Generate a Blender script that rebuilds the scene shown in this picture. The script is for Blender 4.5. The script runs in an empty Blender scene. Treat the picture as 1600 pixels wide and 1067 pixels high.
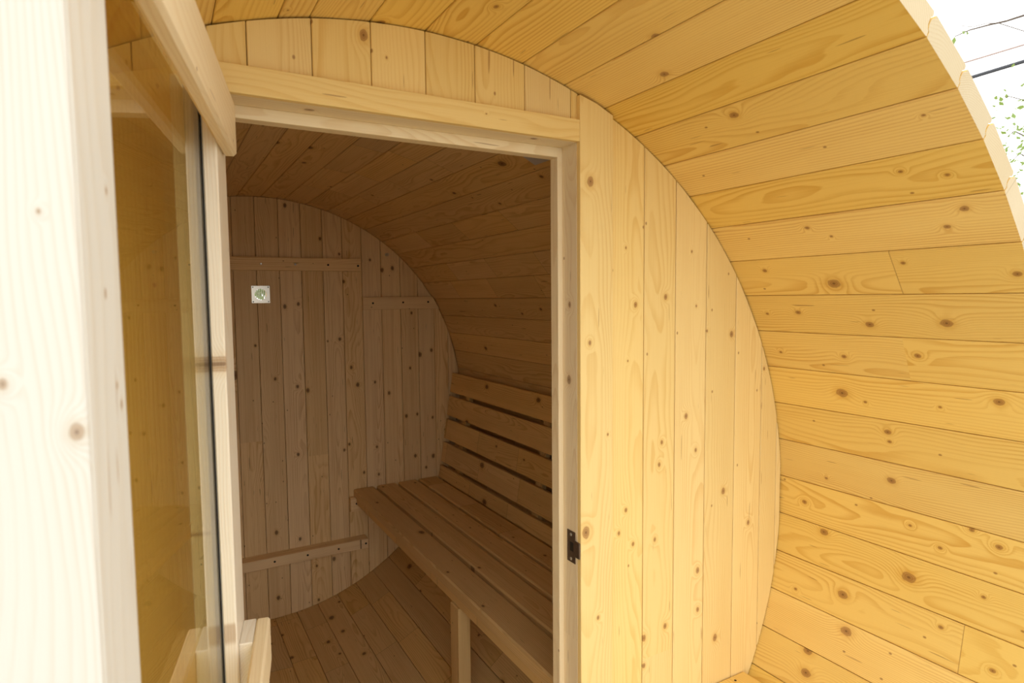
import bpy, bmesh, math, random
from mathutils import Vector, Matrix
random.seed(7)
PI = math.pi
scene = bpy.context.scene
C = scene.collection

# ------------------------------------------------------------------ frame of reference
# barrel axis along +Y, wall with the doorway at y = 0, axis height ZA above the ground
R = 0.95                 # inner radius of the barrel
TH = 0.039               # stave thickness
ZA = R + TH + 0.004      # axis height
DEP = 1.9166             # inner face of the back wall
POR = 0.5584             # porch length in front of the doorway wall
F_PX = 974.14
YAW, PITCH, ROLL = 0.5170, -0.0699, -0.0096
CAM = Vector((-0.4041, -1.0099, 0.4990))       # relative to the axis

# ------------------------------------------------------------------ camera
cy, sy, cp, sp = math.cos(YAW), math.sin(YAW), math.cos(PITCH), math.sin(PITCH)
FW = Vector((sy * cp, cy * cp, sp)); RT0 = Vector((cy, -sy, 0)); UP0 = RT0.cross(FW)
cr, sr = math.cos(ROLL), math.sin(ROLL)
RT = cr * RT0 + sr * UP0; UP = -sr * RT0 + cr * UP0
cam = bpy.data.cameras.new('camera'); camo = bpy.data.objects.new('camera', cam); C.objects.link(camo)
camo.matrix_world = Matrix(((RT.x, UP.x, -FW.x, CAM.x), (RT.y, UP.y, -FW.y, CAM.y), (RT.z, UP.z, -FW.z, CAM.z + ZA), (0, 0, 0, 1)))
cam.sensor_width = 36; cam.lens = F_PX / 1600 * 36; cam.clip_start = 0.01
cam.dof.use_dof = True; cam.dof.focus_distance = 1.9; cam.dof.aperture_fstop = 9
scene.camera = camo

def ray(u, v):
    return (RT * ((u - 800) / F_PX) - UP * ((v - 533.5) / F_PX) + FW)
def pix_plane(u, v, axis, val):
    d = ray(u, v); return CAM + d * ((val - CAM[axis]) / d[axis])
def pix_cyl(u, v, r):
    d = ray(u, v); a = d.x**2 + d.z**2; b = 2 * (CAM.x * d.x + CAM.z * d.z); c = CAM.x**2 + CAM.z**2 - r * r
    return CAM + d * ((-b + math.sqrt(b * b - 4 * a * c)) / 2 / a)

# ------------------------------------------------------------------ light: bright overcast sky
world = bpy.data.worlds.new('sky'); scene.world = world; world.use_nodes = True
bg = world.node_tree.nodes['Background']
bg.inputs['Color'].default_value = (1.0, 0.995, 0.97, 1); bg.inputs['Strength'].default_value = 1.0
scene.view_settings.view_transform = 'Standard'
scene.view_settings.look = 'None'
scene.view_settings.gamma = 1.0
scene.view_settings.use_curve_mapping = False
scene.view_settings.exposure = 1.17

# ------------------------------------------------------------------ materials
def new_mat(name):
    m = bpy.data.materials.new(name); m.use_nodes = True
    nt = m.node_tree; return m, nt, nt.nodes['Principled BSDF']

class NB:
    def __init__(s, nt): s.nt = nt
    def n(s, t, **k):
        o = s.nt.nodes.new(t)
        for a, b in k.items(): setattr(o, a, b)
        return o
    def link(s, a, b): s.nt.links.new(a, b)
    def put(s, sock, v):
        if isinstance(v, bpy.types.NodeSocket): s.link(v, sock)
        else: sock.default_value = v
    def m(s, op, a, b=0.0, c=None, clamp=False):
        o = s.n('ShaderNodeMath', operation=op, use_clamp=clamp)
        s.put(o.inputs[0], a); s.put(o.inputs[1], b)
        if c is not None: s.put(o.inputs[2], c)
        return o.outputs[0]
    def mix(s, f, a, b):
        o = s.n('ShaderNodeMix', data_type='RGBA'); s.put(o.inputs[0], f)
        s.put(o.inputs[6], a); s.put(o.inputs[7], b); return o.outputs[2]
    def xyz(s, x, y, z):
        o = s.n('ShaderNodeCombineXYZ'); s.put(o.inputs[0], x); s.put(o.inputs[1], y); s.put(o.inputs[2], z); return o.outputs[0]
    def noise(s, vec, scale, detail=2, rough=0.5):
        o = s.n('ShaderNodeTexNoise'); s.link(vec, o.inputs['Vector']); o.inputs['Scale'].default_value = scale
        o.inputs['Detail'].default_value = detail; o.inputs['Roughness'].default_value = rough; return o.outputs[0]
    def step(s, x, lo, hi, a=0.0, b=1.0):
        o = s.n('ShaderNodeMapRange', interpolation_type='SMOOTHSTEP'); s.put(o.inputs[0], x)
        for i, v in zip((1, 2, 3, 4), (lo, hi, a, b)): s.put(o.inputs[i], v)
        return o.outputs[0]

NK = 7      # knots that can be set board by board: k0..k6 = (along, across, radius)
def wood(name, light, dark, knot, ring_amt=0.55, joints=0.4, joint_len=0.42, rough=0.55, tone=0.10, spread=0.09, streaks=0.34, bands=0.0):
    m, nt, bsdf = new_mat(name); b = NB(nt)
    tc = b.n('ShaderNodeTexCoord'); sx = b.n('ShaderNodeSeparateXYZ'); b.link(tc.outputs['Object'], sx.inputs[0])
    X, Y, Z = sx.outputs
    rnd = b.n('ShaderNodeObjectInfo').outputs['Random']
    # finger-jointed lengths
    r2 = b.m('FRACT', b.m('MULTIPLY', rnd, 91.7)); r3 = b.m('FRACT', b.m('MULTIPLY', rnd, 413.3))
    active = b.m('LESS_THAN', r2, joints)
    pos = b.m('ADD', b.m('DIVIDE', X, joint_len), b.m('MULTIPLY', r3, 9.0))
    wob = b.m('MULTIPLY', b.m('SUBTRACT', b.m('PINGPONG', b.m('MULTIPLY', Y, 1.0), 0.006), 0.003), 0.0)
    pos = b.m('ADD', pos, wob)
    seg = b.m('MULTIPLY', b.m('FLOOR', pos), active)
    fr = b.m('FRACT', pos)
    jl = b.m('MULTIPLY', active, b.m('LESS_THAN', b.m('MULTIPLY', b.m('MINIMUM', fr, b.m('SUBTRACT', 1.0, fr)), joint_len), 0.0009))
    wn = b.n('ShaderNodeTexWhiteNoise', noise_dimensions='2D'); b.link(b.xyz(seg, b.m('MULTIPLY', rnd, 1731.0), 0.0), wn.inputs['Vector'])
    ws = b.n('ShaderNodeSeparateColor'); b.link(wn.outputs['Color'], ws.inputs[0]); w1, w2, w3 = ws.outputs
    # texture space, shifted for each length of timber
    px = b.m('ADD', X, b.m('MULTIPLY', w1, 40.0)); py = b.m('ADD', Y, b.m('MULTIPLY', w2, 23.0))
    # knots set on this board
    dmin = None; setk = None
    for i in range(NK):
        at = b.n('ShaderNodeAttribute', attribute_type='OBJECT', attribute_name='k%d' % i)
        s = b.n('ShaderNodeSeparateXYZ'); b.link(at.outputs['Vector'], s.inputs[0])
        dx = b.m('MULTIPLY', b.m('SUBTRACT', X, s.outputs[0]), 0.72); dy = b.m('SUBTRACT', Y, s.outputs[1])
        d = b.m('SQRT', b.m('ADD', b.m('MULTIPLY', dx, dx), b.m('MULTIPLY', dy, dy)))
        d = b.m('DIVIDE', d, b.m('MAXIMUM', s.outputs[2], 0.00001))
        d = b.m('ADD', d, b.m('MULTIPLY', b.m('LESS_THAN', s.outputs[2], 0.0001), 1000.0))
        dmin = d if dmin is None else b.m('MINIMUM', dmin, d)
        if i == 0: setk = b.m('GREATER_THAN', s.outputs[2], 0.0001)
    # random knots elsewhere
    vo = b.n('ShaderNodeTexVoronoi', voronoi_dimensions='2D', feature='F1'); vo.inputs['Scale'].default_value = 1.0
    b.link(b.xyz(b.m('MULTIPLY', px, 4.6), b.m('MULTIPLY', py, 7.0), 0.0), vo.inputs['Vector'])
    vs = b.n('ShaderNodeSeparateColor'); b.link(vo.outputs['Color'], vs.inputs[0])
    rad = b.m('MULTIPLY', b.m('MULTIPLY', vs.outputs[1], vs.outputs[1]), spread)
    dr = b.m('DIVIDE', vo.outputs['Distance'], b.m('MAXIMUM', b.m('ADD', rad, 0.012), 0.001))
    dr = b.m('ADD', dr, b.m('MULTIPLY', b.m('GREATER_THAN', vs.outputs[0], 0.55), 1000.0))
    dr = b.m('ADD', dr, b.m('MULTIPLY', setk, 1000.0))
    dmin = b.m('MINIMUM', dmin, dr)
    dn = b.noise(b.xyz(px, py, Z), 90.0, 2)
    dk = b.m('MULTIPLY', dmin, b.m('ADD', 0.75, b.m('MULTIPLY', dn, 0.5)))
    # growth rings round a pith that lies off the board
    lowx = b.xyz(b.m('MULTIPLY', px, 1.5), b.m('MULTIPLY', py, 6.0), b.m('MULTIPLY', Z, 6.0))
    n1 = b.m('SUBTRACT', b.noise(lowx, 1.0, 2), 0.5)
    lowx2 = b.xyz(b.m('MULTIPLY', px, 7.0), b.m('MULTIPLY', py, 30.0), b.m('MULTIPLY', Z, 30.0))
    n2 = b.m('SUBTRACT', b.noise(lowx2, 1.0, 2), 0.5)
    cy_ = b.m('MULTIPLY', b.m('SUBTRACT', w3, 0.5), 0.16)
    yy = b.m('ADD', b.m('SUBTRACT', Y, cy_), b.m('MULTIPLY', n1, 0.05))
    zz = b.m('ADD', b.m('ADD', Z, b.m('ADD', 0.025, b.m('MULTIPLY', w1, 0.09))), b.m('MULTIPLY', n1, 0.06))
    rr = b.m('SQRT', b.m('ADD', b.m('MULTIPLY', yy, yy), b.m('MULTIPLY', zz, zz)))
    rr = b.m('ADD', rr, b.m('MULTIPLY', n2, 0.0035))
    kd = b.m('MULTIPLY', b.m('MINIMUM', dmin, 20.0), 0.42)
    rr = b.m('ADD', rr, b.m('MULTIPLY', b.m('POWER', 2.718, b.m('MULTIPLY', b.m('MULTIPLY', kd, kd), -1.0)), 0.014))
    fr2 = b.m('FRACT', b.m('MULTIPLY', rr, b.m('ADD', 190.0, b.m('MULTIPLY', w2, 130.0))))
    late = b.m('MULTIPLY', b.step(fr2, 0.35, 0.92), b.step(fr2, 0.92, 1.0, 1.0, 0.0))
    streak = b.noise(b.xyz(b.m('MULTIPLY', px, 5.0), b.m('MULTIPLY', py, 420.0), b.m('MULTIPLY', Z, 420.0)), 1.0, 2)
    blot = b.noise(b.xyz(b.m('MULTIPLY', px, 2.2), b.m('MULTIPLY', py, 14.0), Z), 1.0, 3)
    amt = b.m('MULTIPLY', late, b.m('MULTIPLY', b.step(blot, 0.28, 0.72, 0.35, 1.0), ring_amt))
    amt = b.m('ADD', amt, b.m('MULTIPLY', b.m('SUBTRACT', streak, 0.5), streaks))
    amt = b.m('ADD', amt, b.m('MULTIPLY', b.m('SUBTRACT', blot, 0.5), 0.30))
    if bands:
        bn = b.noise(b.xyz(b.m('MULTIPLY', px, 0.9), b.m('MULTIPLY', py, 75.0), b.m('MULTIPLY', Z, 20.0)), 1.0, 3, 0.6)
        amt = b.m('ADD', amt, b.m('MULTIPLY', b.m('SUBTRACT', bn, 0.47), bands))
    amt = b.m('ADD', amt, 0.0, clamp=True)
    col = b.mix(amt, light, dark)
    # halo and heart of the knots
    halo = b.step(dk, 0.9, 2.4, 0.40, 0.0); col = b.mix(halo, col, dark)
    krings = b.m('MULTIPLY', b.m('SINE', b.m('MULTIPLY', dk, 16.0)), 0.12)
    heart = b.m('MULTIPLY', b.step(dk, 0.75, 1.15, 1.0, 0.0), b.m('ADD', 0.74, krings), clamp=True)
    col = b.mix(heart, col, knot)
    core = b.step(dk, 0.12, 0.42, 0.6, 0.0); col = b.mix(core, col, (knot[0] * .4, knot[1] * .35, knot[2] * .35, 1))
    # pin knots and resin ticks
    v2 = b.n('ShaderNodeTexVoronoi', voronoi_dimensions='2D', feature='F1'); v2.inputs['Scale'].default_value = 1.0
    b.link(b.xyz(b.m('MULTIPLY', px, 11.0), b.m('MULTIPLY', py, 17.0), 0.0), v2.inputs['Vector'])
    v2s = b.n('ShaderNodeSeparateColor'); b.link(v2.outputs['Color'], v2s.inputs[0])
    pin = b.m('MULTIPLY', b.step(v2.outputs['Distance'], 0.02, 0.05, 1.0, 0.0), b.m('LESS_THAN', v2s.outputs[0], 0.11))
    col = b.mix(b.m('MULTIPLY', pin, 0.8), col, knot)
    rn = b.noise(b.xyz(b.m('MULTIPLY', px, 9.0), b.m('MULTIPLY', py, 160.0), 0.0), 1.0, 1)
    tick = b.step(rn, 0.735, 0.77); col = b.mix(b.m('MULTIPLY', tick, 0.6), col, knot)
    col = b.mix(b.m('MULTIPLY', jl, 0.55), col, knot)
    # tone of the single length
    hs = b.n('ShaderNodeHueSaturation'); b.link(col, hs.inputs['Color'])
    b.link(b.m('ADD', 1.0 - tone * 0.55, b.m('MULTIPLY', w3, tone)), hs.inputs['Value'])
    b.link(b.m('ADD', 0.94, b.m('MULTIPLY', w1, 0.12)), hs.inputs['Saturation'])
    b.link(hs.outputs[0], bsdf.inputs['Base Color'])
    bsdf.inputs['Roughness'].default_value = rough
    bsdf.inputs['Specular IOR Level'].default_value = 0.3
    bp = b.n('ShaderNodeBump'); bp.inputs['Strength'].default_value = 0.22; bp.inputs['Distance'].default_value = 0.0012
    b.link(b.m('ADD', b.m('MULTIPLY', late, 0.5), b.m('ADD', streak, b.m('MULTIPLY', heart, -0.6))), bp.inputs['Height'])
    b.link(bp.outputs[0], bsdf.inputs['Normal'])
    return m

MAT = {}
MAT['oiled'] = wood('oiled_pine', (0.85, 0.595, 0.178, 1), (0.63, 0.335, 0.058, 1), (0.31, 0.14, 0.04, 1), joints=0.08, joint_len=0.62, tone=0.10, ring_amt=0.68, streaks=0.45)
MAT['oiled_wall'] = wood('oiled_wall_pine', (0.885, 0.665, 0.285, 1), (0.72, 0.43, 0.12, 1), (0.35, 0.165, 0.055, 1), joints=0.0, ring_amt=0.46, tone=0.09, streaks=0.45)
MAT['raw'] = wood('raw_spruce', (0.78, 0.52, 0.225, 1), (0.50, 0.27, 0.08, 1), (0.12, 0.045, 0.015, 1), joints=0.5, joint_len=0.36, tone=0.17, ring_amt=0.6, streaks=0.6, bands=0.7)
MAT['raw_wall'] = wood('raw_wall_spruce', (0.90, 0.665, 0.36, 1), (0.64, 0.385, 0.155, 1), (0.14, 0.055, 0.018, 1), joints=0.0, tone=0.12, ring_amt=0.6, streaks=0.75, bands=1.5)
MAT['frame'] = wood('frame_spruce', (0.86, 0.715, 0.475, 1), (0.70, 0.49, 0.25, 1), (0.30, 0.17, 0.08, 1), joints=0.0, ring_amt=0.45, rough=0.5, spread=0.04)
MAT['door'] = wood('planed_spruce', (0.88, 0.80, 0.655, 1), (0.74, 0.57, 0.36, 1), (0.45, 0.28, 0.14, 1), joints=0.0, ring_amt=0.5, rough=0.45, spread=0.03)

MAT['door_shaded'] = wood('shaded_spruce', (0.72, 0.685, 0.61, 1), (0.61, 0.51, 0.37, 1), (0.42, 0.28, 0.17, 1), joints=0.0, ring_amt=0.5, rough=0.45, spread=0.03)  # same door wood, colour lowered to imitate dimmer light on near stile and edge
MAT['endgrain'] = wood('sawn_end_pine', (0.60, 0.49, 0.31, 1), (0.52, 0.37, 0.19, 1), (0.25, 0.13, 0.06, 1), joints=0.0, ring_amt=0.6, rough=0.7, spread=0.03)
def plain(name, col, rough=0.5, metal=0.0, var=0.15, scale=40.0):
    m, nt, bsdf = new_mat(name); b = NB(nt)
    tc = b.n('ShaderNodeTexCoord'); nz = b.noise(tc.outputs['Object'], scale, 4)
    b.link(b.mix(nz, tuple(c * (1 - var) for c in col[:3]) + (1,), tuple(min(1, c * (1 + var)) for c in col[:3]) + (1,)), bsdf.inputs['Base Color'])
    bsdf.inputs['Roughness'].default_value = rough; bsdf.inputs['Metallic'].default_value = metal
    return m
MAT['bronze'] = plain('dark_bronze', (0.13, 0.09, 0.065), 0.4, 0.6, 0.45, 300)
MAT['screw'] = plain('dark_screw', (0.02, 0.015, 0.012), 0.5, 0.3)
MAT['steel'] = plain('bright_steel', (0.62, 0.6, 0.57), 0.35, 0.8)
MAT['white'] = plain('off_white_plastic', (0.82, 0.79, 0.72), 0.35, 0.0, 0.05)
MAT['plate'] = plain('brushed_plate', (0.66, 0.61, 0.52), 0.28, 1.0, 0.04)
MAT['sheet'] = plain('grey_sheet', (0.50, 0.47, 0.50), 0.6, 0.0, 0.06)
MAT['cable'] = plain('black_cable', (0.06, 0.065, 0.08), 0.6)
MAT['rubber'] = plain('black_rubber', (0.025, 0.022, 0.018), 0.9)
MAT['wire'] = plain('pinkish_wire', (0.45, 0.33, 0.30), 0.5)
MAT['bark'] = plain('grey_bark', (0.12, 0.09, 0.07), 0.9, 0, 0.4, 25)
MAT['leaf'] = plain('fresh_leaf', (0.20, 0.30, 0.08), 0.5, 0, 0.5, 6)
_n = MAT['leaf'].node_tree; _p = _n.nodes['Principled BSDF']; _t = _n.nodes.new('ShaderNodeBsdfTranslucent'); _t.inputs[0].default_value = (0.34, 0.46, 0.12, 1)
_m = _n.nodes.new('ShaderNodeMixShader'); _m.inputs[0].default_value = 0.35
_n.links.new(_p.outputs[0], _m.inputs[1]); _n.links.new(_t.outputs[0], _m.inputs[2]); _n.links.new(_m.outputs[0], _n.nodes['Material Output'].inputs[0])
MAT['ground'] = plain('pale_gravel', (0.36, 0.335, 0.28), 0.95, 0, 0.3, 60)

def glass_mat():
    m = bpy.data.materials.new('bronze_glass'); m.use_nodes = True; nt = m.node_tree; nt.nodes.clear(); b = NB(nt)
    out = b.n('ShaderNodeOutputMaterial'); mx = b.n('ShaderNodeMixShader'); tr = b.n('ShaderNodeBsdfTransparent'); gl = b.n('ShaderNodeBsdfGlossy')
    tr.inputs[0].default_value = (0.86, 0.80, 0.58, 1); gl.inputs['Roughness'].default_value = 0.0
    ge = b.n('ShaderNodeNewGeometry'); dt = b.n('ShaderNodeVectorMath', operation='DOT_PRODUCT')
    b.link(ge.outputs['Incoming'], dt.inputs[0]); b.link(ge.outputs['Normal'], dt.inputs[1])
    sch = b.m('ADD', 0.04, b.m('MULTIPLY', 0.96, b.m('POWER', b.m('SUBTRACT', 1.0, b.m('ABSOLUTE', dt.outputs['Value'])), 5.0)))
    b.link(sch, mx.inputs[0]); b.link(tr.outputs[0], mx.inputs[1]); b.link(gl.outputs[0], mx.inputs[2]); b.link(mx.outputs[0], out.inputs[0])
    return m
MAT['glass'] = glass_mat()

# ------------------------------------------------------------------ building helpers (coordinates relative to the axis)
MW = {}
def empty(name, loc):
    o = bpy.data.objects.new(name, None); C.objects.link(o); o.empty_display_size = 0.1
    o.location = (loc[0], loc[1], loc[2] + ZA); MW[o] = Matrix.Translation(o.location); return o
def tag(o, label, cat, group=None, kind=None):
    o['label'] = label; o['category'] = cat
    if group: o['group'] = group
    if kind: o['kind'] = kind
    return o
def link(name, me, mw, parent=None):
    o = bpy.data.objects.new(name, me); C.objects.link(o); MW[o] = mw
    if parent:
        o.parent = parent; o.matrix_parent_inverse = MW[parent].inverted()
    o.matrix_basis = mw; return o
def frame(o, xd, yd):
    x = Vector(xd).normalized(); y = Vector(yd); y = (y - x * y.dot(x)).normalized(); z = x.cross(y)
    return Matrix(((x.x, y.x, z.x, o[0]), (x.y, y.y, z.y, o[1]), (x.z, y.z, z.z, o[2] + ZA), (0, 0, 0, 1)))
def mesh_from(bm, name, mat, smooth=False):
    bmesh.ops.recalc_face_normals(bm, faces=bm.faces)
    me = bpy.data.meshes.new(name); bm.to_mesh(me); bm.free()
    for mm in (mat if isinstance(mat, (list, tuple)) else [mat]): me.materials.append(MAT[mm])
    if smooth:
        for p in me.polygons: p.use_smooth = True
    return me
CACHE = {}
def board(name, parent, mat, c, size, xd=(0, 1, 0), yd=(1, 0, 0), bevel=0.0015):
    """box of length x width x thickness, its length along xd, its width along yd"""
    key = (mat, tuple(round(s, 5) for s in size), bevel)
    if key not in CACHE:
        bm = bmesh.new(); bmesh.ops.create_cube(bm, size=1.0)
        for v in bm.verts: v.co = Vector((v.co.x * size[0], v.co.y * size[1], v.co.z * size[2]))
        if bevel: bmesh.ops.bevel(bm, geom=list(bm.edges), offset=bevel, segments=1, affect='EDGES')
        CACHE[key] = mesh_from(bm, name, mat)
    return link(name, CACHE[key], frame(c, xd, yd), parent)
def slab(name, parent, mat, lo, hi, axis='y', bevel=0.0015):
    """axis-aligned board given by two corners; the grain runs along axis, the widest other side is its width"""
    lo, hi = Vector(lo), Vector(hi); c = (lo + hi) / 2; d = hi - lo
    ax = 'xyz'.index(axis); o = [i for i in range(3) if i != ax]
    w = o[0] if d[o[0]] >= d[o[1]] else o[1]; t = o[1] if w == o[0] else o[0]
    E = [Vector((1, 0, 0)), Vector((0, 1, 0)), Vector((0, 0, 1))]
    return board(name, parent, mat, c, (d[ax], d[w], d[t]), E[ax], E[w], bevel)
def extrude_poly(pts, h, name, mat, bevel=0.0):
    """polygon in local xy, height h in local z centred on 0"""
    bm = bmesh.new(); a = [bm.verts.new((x, y, -h / 2)) for x, y in pts]; b_ = [bm.verts.new((x, y, h / 2)) for x, y in pts]
    bm.faces.new(a[::-1]); bm.faces.new(b_); n = len(pts)
    for i in range(n): bm.faces.new((a[i], a[(i + 1) % n], b_[(i + 1) % n], b_[i]))
    if bevel: bmesh.ops.bevel(bm, geom=list(bm.edges), offset=bevel, segments=1, affect='EDGES')
    return mesh_from(bm, name, mat)
def disc(name, parent, mat, c, nrm, r, h, seg=10, dome=0.0):
    key = ('disc', mat, r, h, seg, dome)
    if key not in CACHE:
        bm = bmesh.new()
        rings = [(r, -h / 2), (r, h / 2 - h * .3), (r * .8, h / 2)]
        vs = [[bm.verts.new((rr * math.cos(2 * PI * i / seg), rr * math.sin(2 * PI * i / seg), z)) for i in range(seg)] for rr, z in rings]
        for a, b_ in zip(vs, vs[1:]):
            for i in range(seg): bm.faces.new((a[i], a[(i + 1) % seg], b_[(i + 1) % seg], b_[i]))
        bm.faces.new(vs[-1]); bm.faces.new(vs[0][::-1])
        CACHE[key] = mesh_from(bm, name, mat)
    n = Vector(nrm); x = Vector((0, 0, 1)).cross(n)
    if x.length < .01: x = Vector((1, 0, 0))
    return link(name, CACHE[key], frame(c, x, n.cross(x)), parent)
def tube(pts, rads, seg=6):
    bm = bmesh.new(); prev = None
    for i, (p, r) in enumerate(zip(pts, rads)):
        p = Vector(p); d = (Vector(pts[min(i + 1, len(pts) - 1)]) - Vector(pts[max(i - 1, 0)])).normalized()
        x = d.cross(Vector((0.13, 0.2, 1))).normalized(); y = d.cross(x)
        ring = [bm.verts.new(p + (x * math.cos(2 * PI * k / seg) + y * math.sin(2 * PI * k / seg)) * r) for k in range(seg)]
        if prev:
            for k in range(seg): bm.faces.new((prev[k], prev[(k + 1) % seg], ring[(k + 1) % seg], ring[k]))
        else: bm.faces.new(ring[::-1])
        prev = ring
    bm.faces.new(prev); return bm

BOARDS = {'wall': [], 'cyl': [], 'back': []}

# ------------------------------------------------------------------ ground
bm = bmesh.new(); bmesh.ops.create_grid(bm, x_segments=4, y_segments=4, size=60)
g = link('ground', mesh_from(bm, 'ground', 'ground'), Matrix.Translation((0, 0, 0)))
tag(g, 'pale gravel ground that the barrel sauna stands on', 'ground', kind='structure')

# ------------------------------------------------------------------ barrel of staves
ceil_ = tag(empty('ceiling', (0, 0, R)), 'curved pine stave ceiling running from the porch canopy into the sauna', 'ceiling', kind='structure')
wr = tag(empty('wall_right', (R, 0, 0)), 'curved pine stave side wall behind the slatted bench', 'wall', kind='structure')
wl = tag(empty('wall_left', (-R, 0, 0)), 'curved pine stave side wall on the hinge side of the glass door', 'wall', kind='structure')
fl = tag(empty('floor', (0, 0, -R)), 'curved stave floor of the barrel sauna, bare boards', 'floor', kind='structure')

Y0, Y1 = -POR, DEP + 0.11
def stave_mesh(step):
    hw = R * math.sin(step / 2) - 0.0006; ra = R * math.cos(step / 2); c = 0.0015
    pr = [(-hw + c, 0), (hw - c, 0), (hw, c), (hw, 0.009)]
    for k in range(1, 5): a = PI * k / 5; pr.append((hw + 0.0055 * math.sin(a), 0.0205 - 0.0115 * math.cos(a)))
    pr += [(hw, 0.032), (hw, TH - 0.002), (hw - 0.002, TH), (-hw + 0.002, TH), (-hw, TH - 0.002), (-hw, 0.032)]
    for k in range(4, 0, -1): a = PI * k / 5; pr.append((-hw + 0.0050 * math.sin(a), 0.0205 - 0.0115 * math.cos(a)))
    pr += [(-hw, 0.009), (-hw, c)]
    bm = bmesh.new(); rings = []
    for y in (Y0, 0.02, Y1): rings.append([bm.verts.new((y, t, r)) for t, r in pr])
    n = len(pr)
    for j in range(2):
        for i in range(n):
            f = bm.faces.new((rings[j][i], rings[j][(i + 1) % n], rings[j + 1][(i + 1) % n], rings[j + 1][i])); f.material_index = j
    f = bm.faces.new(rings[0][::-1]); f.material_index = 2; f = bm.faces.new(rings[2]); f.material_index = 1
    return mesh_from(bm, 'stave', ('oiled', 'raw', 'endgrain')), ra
STEP = 0.1008
A0 = 1.1565 + 6 * STEP
STAVES = []
NR = 34
left_total = 2 * PI - 0.5 * STEP - NR * STEP
NL = 28; LSTEP = left_total / NL
spans = [(A0 - (k + 0.5) * STEP, STEP) for k in range(NR)] + [(A0 + 0.25 * STEP, 0.5 * STEP)] + [(A0 + 0.5 * STEP + (k + 0.5) * LSTEP, LSTEP) for k in range(NL)]
smesh = {}
for a, st in spans:
    if st not in smesh: smesh[st] = stave_mesh(st)
    me, ra = smesh[st]
    aw = math.atan2(math.sin(a), math.cos(a)); par = wr if abs(aw) < PI / 4 else ceil_ if PI / 4 <= aw < 3 * PI / 4 else fl if -3 * PI / 4 < aw <= -PI / 4 else wl
    er = Vector((math.cos(a), 0, math.sin(a))); et = Vector((math.sin(a), 0, -math.cos(a)))
    # local x = barrel axis, z = outwards
    o = link('stave', me, frame(er * ra, (0, 1, 0), Vector((0, 0, 0)) + er.cross(Vector((0, 1, 0)))), par)
    STAVES.append((aw, st, o))

# ------------------------------------------------------------------ vertical planks cut to the circle
RC = R - 0.0032
def vplank(parent, mat, x0, x1, yf, yb, zlo=None, zhi=None, name='plank', gap=0.0013, tongue=True):
    x0 += gap / 2; x1 -= gap / 2
    c = 0.0012; ym = (yf + yb) / 2; s = 1 if yb > yf else -1
    def sub(a, b_, y, n): return [(a + (b_ - a) * i / n, y) for i in range(n + 1)]
    pr = sub(x0 + c, x1 - c, yf, 6) + [(x1, yf + s * c)]
    if tongue: pr += [(x1, ym - s * .005), (x1 + gap + .0006, ym - s * .005), (x1 + gap + .0006, ym + s * .005), (x1, ym + s * .005)]
    pr += [(x1, yb - s * c)] + sub(x1 - c, x0 + c, yb, 6) + [(x0, yb - s * c), (x0, yf + s * c)]
    xc = (x0 + x1) / 2
    zt = lambda x: math.sqrt(max(RC * RC - x * x, 1e-5))
    # local x = up, local y = +X, local z = +Y
    bm = bmesh.new()
    lo = [bm.verts.new((zlo if zlo is not None else -zt(x), x - xc, y - yf)) for x, y in pr]
    hi = [bm.verts.new((zhi if zhi is not None else zt(x), x - xc, y - yf)) for x, y in pr]
    n = len(pr)
    for i in range(n): bm.faces.new((lo[i], lo[(i + 1) % n], hi[(i + 1) % n], hi[i]))
    bm.faces.new(lo[::-1]); bm.faces.new(hi)
    return link(name, mesh_from(bm, name, mat), frame((xc, yf, 0), (0, 0, 1), (1, 0, 0)), parent)

JX = 0.3185           # opening edge, right
JL = -0.3265          # opening edge, left
LZ0, LZ1 = 0.7985, 0.8395   # lintel
SILL = -0.70
wf = tag(empty('wall_front', (0, 0, -R)), 'vertical pine plank wall of the porch with the doorway in it', 'wall', kind='structure')
WT = 0.040
edges = [-0.273 + 0.0935 * k for k in range(-1, 7)]
edges[0] = JL
tops = [JL, -0.273, -0.1794, -0.086, 0.0077, 0.1005, 0.2025, 0.3055, JX + .004]
for a, b_ in zip(tops, tops[1:]):
    BOARDS['wall'].append((a, b_, vplank(wf, 'oiled_wall', a, b_, 0, WT, zlo=LZ0 + .002)))
    vplank(wf, 'oiled_wall', a, b_, 0, WT, zhi=SILL - .002)
rights = [JX + .004, 0.4010, 0.4925, 0.5830, 0.6775, 0.7750, 0.8680, 0.9280, RC - 0.001]
for i, (a, b_) in enumerate(zip(rights, rights[1:])):
    BOARDS['wall'].append((a, b_, vplank(wf, 'oiled_wall', a, b_, 0, WT, gap=0.0034 if i == 0 else 0.0020)))
lefts = [-RC + .001] + [JL - 0.0925 * k for k in range(6, -1, -1)]
for a, b_ in zip(lefts, lefts[1:]): vplank(wf, 'oiled_wall', a, b_, 0, WT)

wb = tag(empty('wall_back', (0, DEP, -R)), 'vertical spruce plank end wall inside the dim sauna', 'wall', kind='structure')
bx = [-RC + .001] + [-0.8530 + 0.0927 * k for k in range(0, 20) if -0.8530 + 0.0927 * k < RC - .02] + [RC - .001]
# visible joints: -0.0198 0.0768 0.1713 0.266 0.355 0.4467 0.535 0.6356 0.7227 0.8088 0.8794
bx = [-RC + .001, -0.858, -0.765, -0.672, -0.579, -0.486, -0.393, -0.300, -0.207, -0.113, -0.0198, 0.0768, 0.1713, 0.266, 0.3555, 0.4460, 0.5390, 0.6340, 0.7240, 0.8090, 0.8830, RC - .001]
for a, b_ in zip(bx, bx[1:]):
    BOARDS['back'].append((a, b_, vplank(wb, 'raw_wall', a, b_, DEP, DEP + WT, gap=0.002)))

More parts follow.
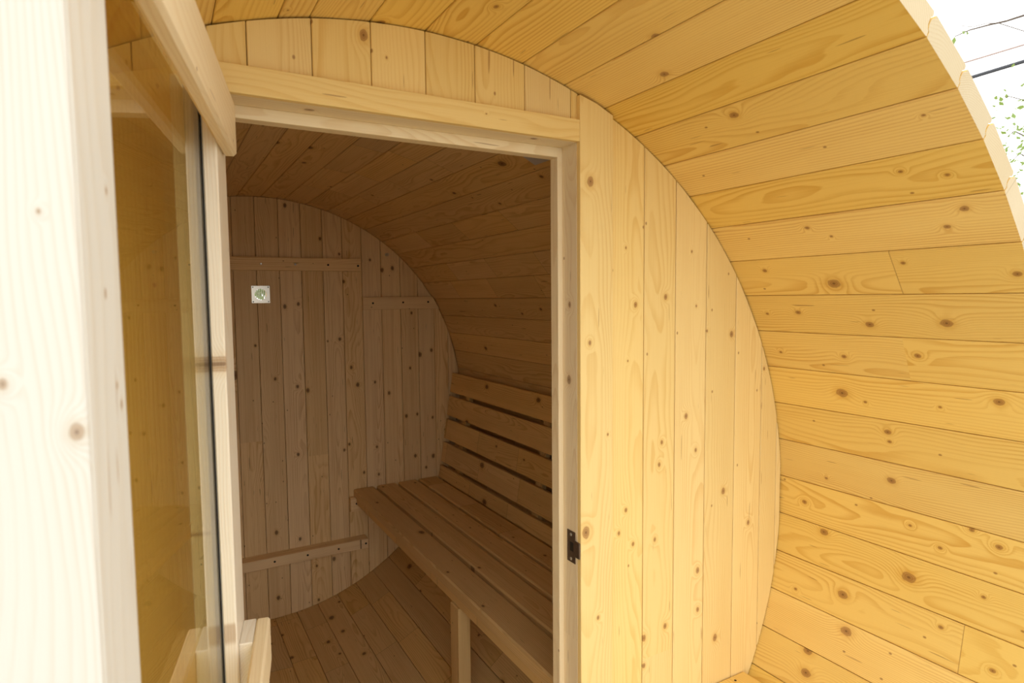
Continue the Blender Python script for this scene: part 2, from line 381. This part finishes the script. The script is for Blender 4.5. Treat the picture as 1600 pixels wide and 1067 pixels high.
# hole for the air vent, cut through the two planks behind it
VC = Vector((-0.0052, DEP, 0.5243))
bm = bmesh.new(); bmesh.ops.create_cone(bm, cap_ends=True, segments=24, radius1=0.027, radius2=0.027, depth=0.3)
cut = link('cutter', mesh_from(bm, 'cutter', 'raw'), frame(VC, (1, 0, 0), (0, 0, 1)))
bpy.context.view_layer.update()
for a, b_, o in BOARDS['back']:
    if a < VC.x + .03 and b_ > VC.x - .03:
        md = o.modifiers.new('hole', 'BOOLEAN'); md.object = cut; md.operation = 'DIFFERENCE'; md.solver = 'EXACT'
        bpy.context.view_layer.update()
        ev = o.evaluated_get(bpy.context.evaluated_depsgraph_get()); nm = bpy.data.meshes.new_from_object(ev)
        o.modifiers.clear(); o.data = nm
cm = cut.data; bpy.data.objects.remove(cut); bpy.data.meshes.remove(cm)

# battens of the back wall
def batten(x0, x1, z0, z1, t, screws, name='batten', clip=False, shiny=0):
    if clip:
        zt = lambda z: math.sqrt(RC * RC - z * z) - .004
        pts = [(x0, z0), (zt(z0), z0), (zt(z1), z1), (x0, z1)]
        me = extrude_poly(pts, t, name, 'raw_wall', 0.0012)
        o = link(name, me, frame((0, DEP - t / 2, 0), (1, 0, 0), (0, 0, 1)), wb)
    else: o = slab(name, wb, 'raw_wall', (x0, DEP - t, z0), (x1, DEP, z1), 'x')
    o['k0'] = (0.31, 0.004, 0.0015)
    for i, (sx_, sz) in enumerate(screws):
        disc('screw', o, 'steel' if i < shiny else 'screw', (sx_, DEP - t, sz), (0, -1, 0), 0.0048, 0.003)
    return o
batten(-0.62, 0.4365, 0.629, 0.687, 0.022, [(-.002, .657), (.141, .657), (.285, .657), (.423, .655)], shiny=2)
batten(0.4420, 0.83, 0.4490, 0.5085, 0.022, [(.49, .480), (.64, .482), (.77, .483)], clip=True)
batten(-0.58, 0.4270, -0.6830, -0.6380, 0.063, [(.003, -.658), (.145, -.659), (.285, -.660), (.414, -.660)])
batten(0.3560, 0.7950, -0.5090, -0.4420, 0.028, [(.384, -.472), (.55, -.474), (.70, -.474)])
kn = disc('knob', wb, 'plate', (0.5694, DEP - .008, 0.7118), (0, -1, 0), 0.008, 0.018, 12)

# ------------------------------------------------------------------ door frame
tr = tag(empty('trim_1', (0, 0, SILL)), 'pine door frame with casing, raw jambs and stops around the doorway', 'door frame', kind='structure')
CF = -0.012
def casing(x0, x1, name='casing'):
    zt = lambda x: math.sqrt(RC * RC - x * x) - .001
    pts = [(x0, SILL - .06), (x1, SILL - .06), (x1, zt(x1)), ((x0 + x1) / 2, zt((x0 + x1) / 2) - .0005), (x0, zt(x0) - .004)]
    xc = (x0 + x1) / 2; pts2 = [(z, x - xc) for x, z in pts]
    return link(name, extrude_poly(pts2, -CF, name, 'oiled_wall', 0.0008), frame((xc, CF / 2, 0), (0, 0, 1), (1, 0, 0)), tr)
cas = casing(JX, 0.3990)
casl = link('casing', extrude_poly([(SILL - .06, -.115), (SILL - .06, .0405), (.835, .0405), (.79, -.115)], -CF, 'casing', 'oiled_wall', .0008), frame((JL - .0405, CF / 2, 0), (0, 0, 1), (1, 0, 0)), tr)
lin = slab('lintel', tr, 'oiled_wall', (JL, CF, LZ0), (JX - .0005, -.0002, LZ1), 'x', .0008); lin['k0'] = (0.12, 0.004, 0.0012)
JD = 0.082
jmb = slab('jamb', tr, 'frame', (JX, 0.0, SILL), (JX + .003, JD, LZ0 + .001), 'z', .0005)
slab('jamb', tr, 'frame', (JL - .003, 0.0, SILL), (JL, JD, LZ0 + .001), 'z', .0005)
slab('head_jamb', tr, 'frame', (JL, 0.0, LZ0), (JX, JD, LZ0 + .0015), 'x', .0005)
SX = 0.3070; SY0, SY1 = 0.0490, 0.0755
TOPS = 0.7790
slab('stop', tr, 'frame', (SX, SY0, SILL), (JX, SY1, LZ0), 'z', .0008)
slab('stop', tr, 'frame', (JL, SY0, SILL), (JL + .0115, SY1, LZ0), 'z', .0008)
board('stop', tr, 'frame', ((JL + .0115 + SX) / 2, (SY0 + SY1) / 2, (TOPS + LZ0) / 2), (SX - JL - .0115, LZ0 - TOPS, SY1 - SY0), (1, 0, 0), (0, 0, 1), .0008)
slab('sill', tr, 'raw', (JL, CF, SILL - .035), (JX, JD, SILL), 'x')
# strike plate on the jamb
pl = slab('strike_plate', tr, 'bronze', (JX - .0018, 0.006, -.046), (JX + .0002, 0.0340, 0.0200), 'z', .0004)
pl['label'] = 'dark metal strike plate'
slab('lip', pl, 'bronze', (JX - .0035, -0.0105, -.030), (JX + .0002, 0.0075, 0.003), 'z', .0006)
slab('latch_hole', pl, 'screw', (JX - .0022, 0.012, -.022), (JX - .0015, 0.024, -.003), 'z', .0002)
for z in (.0125, -.0385): disc('screw', pl, 'steel', (JX - .002, 0.020, z), (-1, 0, 0), 0.0034, 0.002)

# ------------------------------------------------------------------ open glass door
TD = 0.2015
HX, HY = -0.3073, 0.0
dd = Vector((math.sin(TD), math.cos(TD), 0)); dn_ = Vector((math.cos(TD), -math.sin(TD), 0))
NS = 0.0189
def dp(s, n, z): return Vector((HX, HY, 0)) - dd * s + dn_ * (n - NS) + Vector((0, 0, z))
door = tag(empty('door_1', dp(0, 0, SILL)), 'open glass door with pale spruce stiles and two wooden bars across', 'door', kind='structure')
def dboard(name, par, s0, s1, n0, n1, z0, z1, along='z', mat='door', bevel=.002):
    c = dp((s0 + s1) / 2, (n0 + n1) / 2, (z0 + z1) / 2); S, N, Zs = s1 - s0, n1 - n0, z1 - z0
    if along == 'z': return board(name, par, mat, c, (Zs, S, N), (0, 0, 1), dd, bevel)
    return board(name, par, mat, c, (S, Zs, N), -dd, (0, 0, 1), bevel)
DZ0, DZ1 = SILL + .008, 0.7900
SF, SE = 0.5750, 0.6430
hst = dboard('stile', door, 0, 0.0946, 0.0009, NS, DZ0, DZ1)
dboard('stile', door, 0, 0.0946, -.034, -.0078, DZ0, DZ1)
fst = dboard('stile', door, SF, SE, 0.0009, NS, DZ0, DZ1, 'z', 'door_shaded')
fs = dboard('stile', door, SF, SE, -.034, -.0078, DZ0, DZ1)
est = board('edge_strip', door, 'door_shaded', dp(SE + .002, (NS - .034) / 2, (DZ0 + DZ1) / 2), (DZ1 - DZ0, NS + .034, .004), (0, 0, 1), dn_, .001)
for s0, s1 in ((0.018, 0.0953), (SF - .0007, SF + .05)): dboard('gasket', door, s0, s1, 0.0001, 0.0009, DZ0, DZ1, 'z', 'rubber', 0)
dboard('pane', door, 0.02, SF + .05, -.0070, 0.0, DZ0 + .01, DZ1 - .01, 'z', 'glass', .0)
# upper bar
dboard('bar', door, 0.030, SE - .005, NS, NS + .0182, 0.7022, 0.7765, 's', 'frame', .004)
# lower pull bar on spacer blocks
bar = dboard('pull_bar', door, 0.0117, SE - .01, 0.0372, 0.0566, -.0542, 0.0153, 's', 'frame', .003)
for s0 in (0.0117, SF): dboard('spacer_block', bar, s0, s0 + .0705 if s0 < .1 else SE - .01, NS, 0.0370, -.0542, 0.0150, 's', bevel=.0012)

# ------------------------------------------------------------------ knots of the boards, where the photograph shows them
KN_WALL = [(917, 285, 7), (978, 387, 2), (1081, 393, 2), (916, 535, 3.5), (1040, 464, 4), (993, 476, 4), (1035, 553, 3), (1039, 652, 3), (1034, 691, 3), (1030, 726, 3), (1088, 478, 2), (1105, 517, 2), (1143, 522, 4.5), (1194, 576, 2.5), (1072, 650, 4), (1087, 703, 3), (944, 677, 2), (981, 564, 1.6), (910, 829, 8), (978, 797, 3), (967, 833, 3), (989, 850, 3), (1023, 843, 3), (1130, 767, 4.5), (1090, 891, 4), (1090, 952, 3.5), (1006, 997, 4.5), (1039, 978, 4), (1006, 1040, 3.5), (1117, 996, 5), (929, 961, 3), (1169, 816, 3.5), (568, 55, 8), (604, 90, 2.2)]
KN_CYL = [(1024, 57, 6), (1038, 116, 6), (1147, 180, 6), (1507, 326, 5), (1480, 354, 4), (1407, 268, 3), (1443, 180, 2.5), (1480, 273, 3), (1303, 443, 8), (1195, 423, 3), (1411, 411, 3), (1590, 428, 5), (1479, 505, 7), (1359, 507, 5), (1247, 488, 3.5), (1199, 490, 2), (1319, 557, 3), (1434, 556, 4), (1220, 550, 2), (1316, 614, 7), (1561, 628, 6), (1352, 628, 2), (1469, 636, 2), (1261, 356, 3), (1299, 369, 2), (1387, 675, 4), (1390, 690, 2.5), (1393, 751, 5), (1291, 747, 2), (1287, 831, 5), (1420, 902, 8), (1317, 929, 6), (1322, 986, 6.5), (1262, 1017, 5.5), (1259, 1051, 6), (1518, 828, 3), (1561, 855, 4), (1537, 933, 2.5), (1551, 1048, 3.5), (1470, 980, 3), (1257, 784, 3), (1469, 856, 2.5), (1422, 821, 2), (1243, 920, 2),
          (846, 276, 3.5), (674, 281, 2.5), (781, 318, 2.5), (738, 309, 1.5), (784, 237, 2.5), (582, 305, 2), (517, 292, 2), (774, 477, 2.5), (845, 483, 2.5), (759, 544, 3), (816, 490, 2), (518, 965, 4), (441, 992, 2.5), (456, 1027, 3), (513, 1003, 3), (530, 940, 2), (569, 1021, 3), (536, 986, 3), (531, 1021, 2)]
KN_BACK = [(445, 321, 3), (500, 373, 2.5), (530, 397, 2), (578, 406, 2), (597, 422, 3), (613, 419, 3), (445, 479, 3), (466, 475, 2.5), (537, 440, 2.5), (465, 604, 2.5), (481, 610, 3), (466, 710, 2.5), (531, 530, 2.5), (512, 533, 1.5), (586, 597, 2), (608, 614, 2.5), (549, 574, 2.5), (559, 601, 3), (430, 592, 2.5), (538, 703, 2), (546, 694, 2), (589, 698, 2), (592, 741, 2), (569, 738, 2), (399, 540, 2), (635, 650, 2.5), (656, 554, 3.5), (674, 547, 2.5), (641, 575, 2), (652, 647, 2), (676, 652, 2), (649, 712, 2.5), (677, 712, 3), (666, 730, 2), (643, 489, 2), (469, 842, 2.5), (522, 873, 3), (435, 934, 3), (432, 832, 3), (495, 884, 2), (498, 937, 2)]
found = {}
def note(o, p, q):
    loc = MW[o].inverted() @ Vector((p.x, p.y, p.z + ZA)); found.setdefault(o, []).append((loc.x, loc.y, (p - q).length))
for u, v, r in KN_WALL:
    p, q = pix_plane(u, v, 1, 0), pix_plane(u, v + r, 1, 0)
    if JX < p.x < .3995: note(cas, p, q)
    else:
        for a, b_, o in BOARDS['wall']:
            if a <= p.x < b_: note(o, p, q); break
for u, v, r in KN_BACK:
    p, q = pix_plane(u, v, 1, DEP), pix_plane(u, v + r, 1, DEP)
    for a, b_, o in BOARDS['back']:
        if a <= p.x < b_: note(o, p, q); break
for u, v, r in KN_CYL:
    p, q = pix_cyl(u, v, R * .999), pix_cyl(u + r, v, R * .999)
    an = math.atan2(p.z, p.x)
    for aw, st, o in STAVES:
        if abs(math.atan2(math.sin(an - aw), math.cos(an - aw))) < st / 2:
            rr_ = r * (p - CAM).dot(FW) / F_PX; note(o, p, p + Vector((rr_ * 1.15, 0, 0))); break
for u, v, r in ((890, 476, 4), (889, 593, 6)):
    p = pix_plane(u, v, 0, JX); note(jmb, p, pix_plane(u, v + r, 0, JX))
def pix_door(u, v, point, nrm):
    d = ray(u, v); return CAM + d * ((point - CAM).dot(nrm) / d.dot(nrm))
for u, v, r in ((120, 675, 12), (4, 600, 8), (60, 330, 4)):
    p = pix_door(u, v, dp(SE + .004, 0, 0), dd); q = pix_door(u, v + r, dp(SE + .004, 0, 0), dd); note(est, p, q)
for u, v, r in ((190, 632, 7), (183, 602, 5), (166, 298, 5)):
    p = pix_door(u, v, dp(0, NS, 0), dn_); note(fst, p, pix_door(u, v + r, dp(0, NS, 0), dn_))
p = pix_door(347, 573, dp(0, NS, 0), dn_); note(hst, dp(.0946, NS, p.z), dp(.0946, NS, p.z + .009))
for o, ks in found.items():
    for i, kk in enumerate(sorted(ks, key=lambda t: -t[2])[:NK]): o['k%d' % i] = (kk[0], kk[1], kk[2] * 0.86)

# ------------------------------------------------------------------ bench inside
BZ = -0.4070; BY0 = 0.09
bench = tag(empty('sauna_bench', (0.6, 1.0, -0.74)), 'long slatted wooden bench along the curved wall inside the sauna', 'bench')
BT = 0.038
for i, (a, b_) in enumerate(((0.3775, 0.4760), (0.4910, 0.5850), (0.6000, 0.6950), (0.7070, 0.8050))):
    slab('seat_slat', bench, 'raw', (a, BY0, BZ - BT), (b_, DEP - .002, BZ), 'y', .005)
slab('front_rail', bench, 'raw', (0.3840, BY0 + .01, BZ - BT - .030), (0.4260, DEP - .030, BZ - BT - .0005), 'y', .002)
for y in (0.12, 0.755):
    slab('cross_rail', bench, 'raw', (0.4270, y, BZ - .10), (0.80, y + .045, BZ - BT - .0005), 'x')
    x0_ = 0.3780; zf = -math.sqrt(R * R - x0_**2)
    slab('leg', bench, 'raw', (x0_, y - .03, zf + .002), (x0_ + .042, y + .030 if y > .5 else y + .02, BZ - BT - .0305), 'z')

# ------------------------------------------------------------------ backrest
back = tag(empty('bench_backrest', (0.82, 1.0, -0.40)), 'leaning backrest of five wide slats above the bench', 'backrest')
bt, bb = Vector((0.9000, 0, 0.1186)), Vector((0.8120, 0, -0.4144))
ax = (bt - bb).normalized(); L = (bt - bb).length
nb_ = Vector((-ax.z, 0, ax.x))
HS, GAP = 0.0985, 0.0197
for k in range(5):
    top = L - k * (HS + GAP); lo = max(top - HS, 0.004)
    c = bb + ax * ((top + lo) / 2) - nb_ * 0.0; c = Vector((c.x, (BY0 + DEP - .012) / 2, c.z)) - nb_ * .010
    board('slat', back, 'raw', c, (DEP - .012 - BY0, top - lo, 0.020), (0, 1, 0), ax, .002)
for y in (0.30, 1.02, 1.74):
    c = bb + ax * (L / 2 - .02) - nb_ * 0.0325
    board('support', back, 'raw', Vector((c.x, y, c.z)), (L - .12, 0.045, 0.024), ax, (0, 1, 0), .0015)

# ------------------------------------------------------------------ porch bench (only its corner shows)
PZ = -0.4262
pb = tag(empty('porch_bench', (0.7, -0.28, -0.74)), 'small pine corner bench on the porch beside the front wall', 'bench')
for a, b_ in ((0.50, 0.596), (0.603, 0.699), (0.706, 0.8165)):
    o = slab('seat_slat', pb, 'oiled', (a, -POR + .03, PZ - .028), (b_, -.003, PZ), 'y', .0015)
    if a > .7: disc('screw', o, 'screw', (pix_plane(1149, 1063, 2, PZ).x, pix_plane(1149, 1063, 2, PZ).y, PZ), (0, 0, 1), .0032, .0016)
for y in (-.06, -POR + .08):
    slab('cross_rail', pb, 'oiled', (0.505, y - .02, PZ - .075), (0.80, y + .02, PZ - .0285), 'x')
    zf = -math.sqrt(R * R - .51**2)
    slab('leg', pb, 'oiled', (0.51, y - .02, zf + .012), (0.55, y + .02, PZ - .0755), 'z')

# ------------------------------------------------------------------ air vent
vent = tag(empty('air_vent', VC), 'small square pale air vent with upright bars on the sauna end wall', 'vent')
hs_, rv = 0.0375, 0.0245
bm = bmesh.new(); N = 32; yv = (0.0, 0.004)
def sq(a):
    c_, s_ = math.cos(a), math.sin(a); k = hs_ / max(abs(c_), abs(s_)); return c_ * k, s_ * k
fr_i = [bm.verts.new((rv * math.cos(2 * PI * i / N), rv * math.sin(2 * PI * i / N), yv[1])) for i in range(N)]
fr_o = [bm.verts.new((*sq(2 * PI * i / N), yv[1])) for i in range(N)]
bk_i = [bm.verts.new((v.co.x, v.co.y, yv[0])) for v in fr_i]; bk_o = [bm.verts.new((v.co.x, v.co.y, yv[0])) for v in fr_o]
for i in range(N):
    j = (i + 1) % N
    for a, b_ in ((fr_i, fr_o), (bk_i, bk_o), (fr_i, bk_i), (fr_o, bk_o)): bm.faces.new((a[i], a[j], b_[j], b_[i]))
link('plate', mesh_from(bm, 'plate', 'plate'), frame(VC, (1, 0, 0), (0, 0, 1)), vent)
for i in range(6):
    x = -0.0185 + i * 0.0074; h = math.sqrt(max(rv * rv - x * x, 0)) * 2
    slab('bar', vent, 'plate', (VC.x + x - .0016, DEP - .0038, VC.z - h / 2 - .0004), (VC.x + x + .0016, DEP - .0004, VC.z + h / 2 + .0004), 'z', .0004)
for sx_ in (-1, 1):
    for sz in (-1, 1): disc('screw', vent, 'screw', (VC.x + sx_ * .0315, DEP - .0043, VC.z + sz * .0315), (0, -1, 0), 0.0028, 0.0016, 8)

# thin sheet stuck to the ceiling just inside
P = [pix_cyl(u, v, R - .004) for u, v in ((822, 236), (836, 258))]
q0 = P[1]; a_c = math.atan2(q0.z, q0.x)
bm = bmesh.new(); g0, g1 = [], []
for i in range(7):
    a = a_c + i * 0.035
    for y, arr in ((0.09, g0), (q0.y, g1)): arr.append(Vector(((R - .0030) * math.cos(a), y, (R - .0030) * math.sin(a))))
cen = sum(g0 + g1, Vector()) / 14
def lay(off): return [[bm.verts.new((p.x * off - cen.x, p.y - cen.y, p.z * off - cen.z)) for p in arr] for arr in (g0, g1)]
t_, u_ = lay(1.0), lay(0.9985)
for i in range(6):
    for w_ in (t_, u_): bm.faces.new((w_[0][i], w_[0][i + 1], w_[1][i + 1], w_[1][i]))
    for k in (0, 1): bm.faces.new((t_[k][i], t_[k][i + 1], u_[k][i + 1], u_[k][i]))
for i in (0, 6): bm.faces.new((t_[0][i], t_[1][i], u_[1][i], u_[0][i]))
tag(link('ceiling_sheet', mesh_from(bm, 'ceiling_sheet', 'sheet'), Matrix.Translation((cen.x, cen.y, cen.z + ZA))), 'thin grey sheet fixed under the sauna ceiling by the doorway', 'sheet')

# ------------------------------------------------------------------ outdoors: cables, tree, hedge
def cable(name, mat, pa, pb_, r, label):
    pa, pb_ = Vector(pa), Vector(pb_); d = (pb_ - pa).normalized(); pts = []
    for i in range(25):
        t = -30 + 60 * i / 24; p = pa + d * t; pts.append((p.x - pa.x, p.y - pa.y, p.z - pa.z + 0.0006 * t * t))
    o = link(name, mesh_from(tube(pts, [r] * 25, 8), name, mat, True), Matrix.Translation((pa.x, pa.y, pa.z + ZA)))
    return tag(o, label, 'cable')
def at_z(u, v, z): return pix_plane(u, v, 2, z)
cable('overhead_cable', 'cable', at_z(1524, 119, 4.2), at_z(1600, 96, 4.2), 0.031, 'thick dark overhead cable crossing the white sky')
cable('overhead_wire', 'wire', at_z(1510, 97, 5.0), at_z(1600, 70, 5.0), 0.016, 'thin pale overhead wire above the thick cable')

tree = tag(empty('garden_tree', (6.6, 0.9, -ZA)), 'sparse spring tree with thin twigs and young leaves beyond the canopy', 'tree')
TB = Vector((6.6, 0.9, -ZA))
def tpart(name, pts, rads, parent=tree, seg=6):
    q = [Vector(p) - TB for p in pts]
    return link(name, mesh_from(tube(q, rads, seg), name, 'bark', True), Matrix.Translation((TB.x, TB.y, TB.z + ZA)), parent)
tpart('trunk', [TB, TB + Vector((.05, 0, 1.2)), TB + Vector((-.05, .05, 2.4)), TB + Vector((.05, 0, 4.2))], [.09, .07, .05, .02])
rt = random.Random(3)
leaf_sites = []
def at_y(u, v, y): return pix_plane(u, v, 1, y)
def limb(px, depth, r0, r1):
    pts = [at_y(u, v, depth + 0.02 * i) for i, (u, v) in enumerate(px)]
    pts.insert(0, Vector((TB.x, TB.y, pts[0].z - .12)))
    n = len(pts); tpart('branch', pts, [r0 + (r1 - r0) * i / (n - 1) for i in range(n)]); return pts
limb([(1720, -22), (1660, 5), (1600, 24), (1572, 33), (1545, 39), (1515, 47), (1492, 57)], 1.2, .012, .0028)
limb([(1560, 36), (1540, 37), (1520, 42), (1500, 40), (1485, 46)], 1.2, .003, .0012)
limb([(1690, 210), (1640, 232), (1606, 215), (1585, 205), (1570, 216)], 1.25, .012, .0016)
limb([(1690, 250), (1640, 262), (1612, 250), (1594, 240), (1580, 252)], 1.3, .010, .0016)
limb([(1680, 300), (1640, 300), (1612, 285), (1600, 276)], 1.3, .010, .0016)
limb([(1690, 150), (1640, 165), (1605, 158), (1575, 150), (1562, 160)], 1.25, .007, .0012)
for (u, v, s, n) in ((1592, 212, 12, 22), (1598, 255, 14, 26), (1575, 232, 10, 10), (1566, 178, 10, 7), (1560, 155, 10, 5), (1604, 290, 12, 20), (1585, 190, 14, 12), (1640, 240, 30, 60), (1640, 160, 30, 40), (1505, 48, 16, 4)):
    for _ in range(n): leaf_sites.append(at_y(u + rt.gauss(0, s), v + rt.gauss(0, s), 1.28 + rt.gauss(0, .08)))
for _ in range(500):
    leaf_sites.append(TB + Vector((rt.gauss(.6, .5), rt.gauss(-.3, .5), rt.uniform(2.3, 4.6))))
def leaves(sites, size, base, name, parent, mat='leaf', rng=rt):
    bm = bmesh.new()
    for p in sites:
        s = size * rng.uniform(.6, 1.3)
        d = Vector((rng.gauss(0, 1), rng.gauss(0, 1), rng.gauss(0, 1))).normalized(); e = d.cross(Vector((rng.gauss(0, 1), rng.gauss(0, 1), 1))).normalized()
        n = d.cross(e)
        P_ = [p, p + d * s * .45 + e * s * .28 + n * s * .08, p + d * s, p + d * s * .45 - e * s * .28 + n * s * .08]
        bm.faces.new([bm.verts.new(v - base) for v in P_])
    me = bpy.data.meshes.new(name); bm.to_mesh(me); bm.free(); me.materials.append(MAT[mat])
    o = link(name, me, Matrix.Translation((base.x, base.y, base.z + ZA)), parent); o['kind'] = 'stuff'; return o
leaves(leaf_sites, .045, TB, 'foliage', tree)

HB = Vector((0, 4.6, -ZA))
hedge = tag(empty('garden_hedge', HB), 'green hedge behind the sauna, glimpsed through the air vent', 'hedge')
rh = random.Random(11)
leaves([HB + Vector((rh.uniform(-2.2, 2.2), rh.gauss(0, .22), rh.uniform(.05, 2.3))) for _ in range(16000)], .08, HB, 'foliage', hedge, rng=rh)
for k in range(9):
    p = HB + Vector((-2 + .5 * k, 0, 0))
    q = [Vector((p.x - HB.x, 0, 0)), Vector((p.x - HB.x + .05, .03, 1.0)), Vector((p.x - HB.x - .03, 0, 2.0))]
    link('stem', mesh_from(tube(q, [.03, .02, .008]), 'stem', 'bark', True), Matrix.Translation((HB.x, HB.y, HB.z + ZA)), hedge)
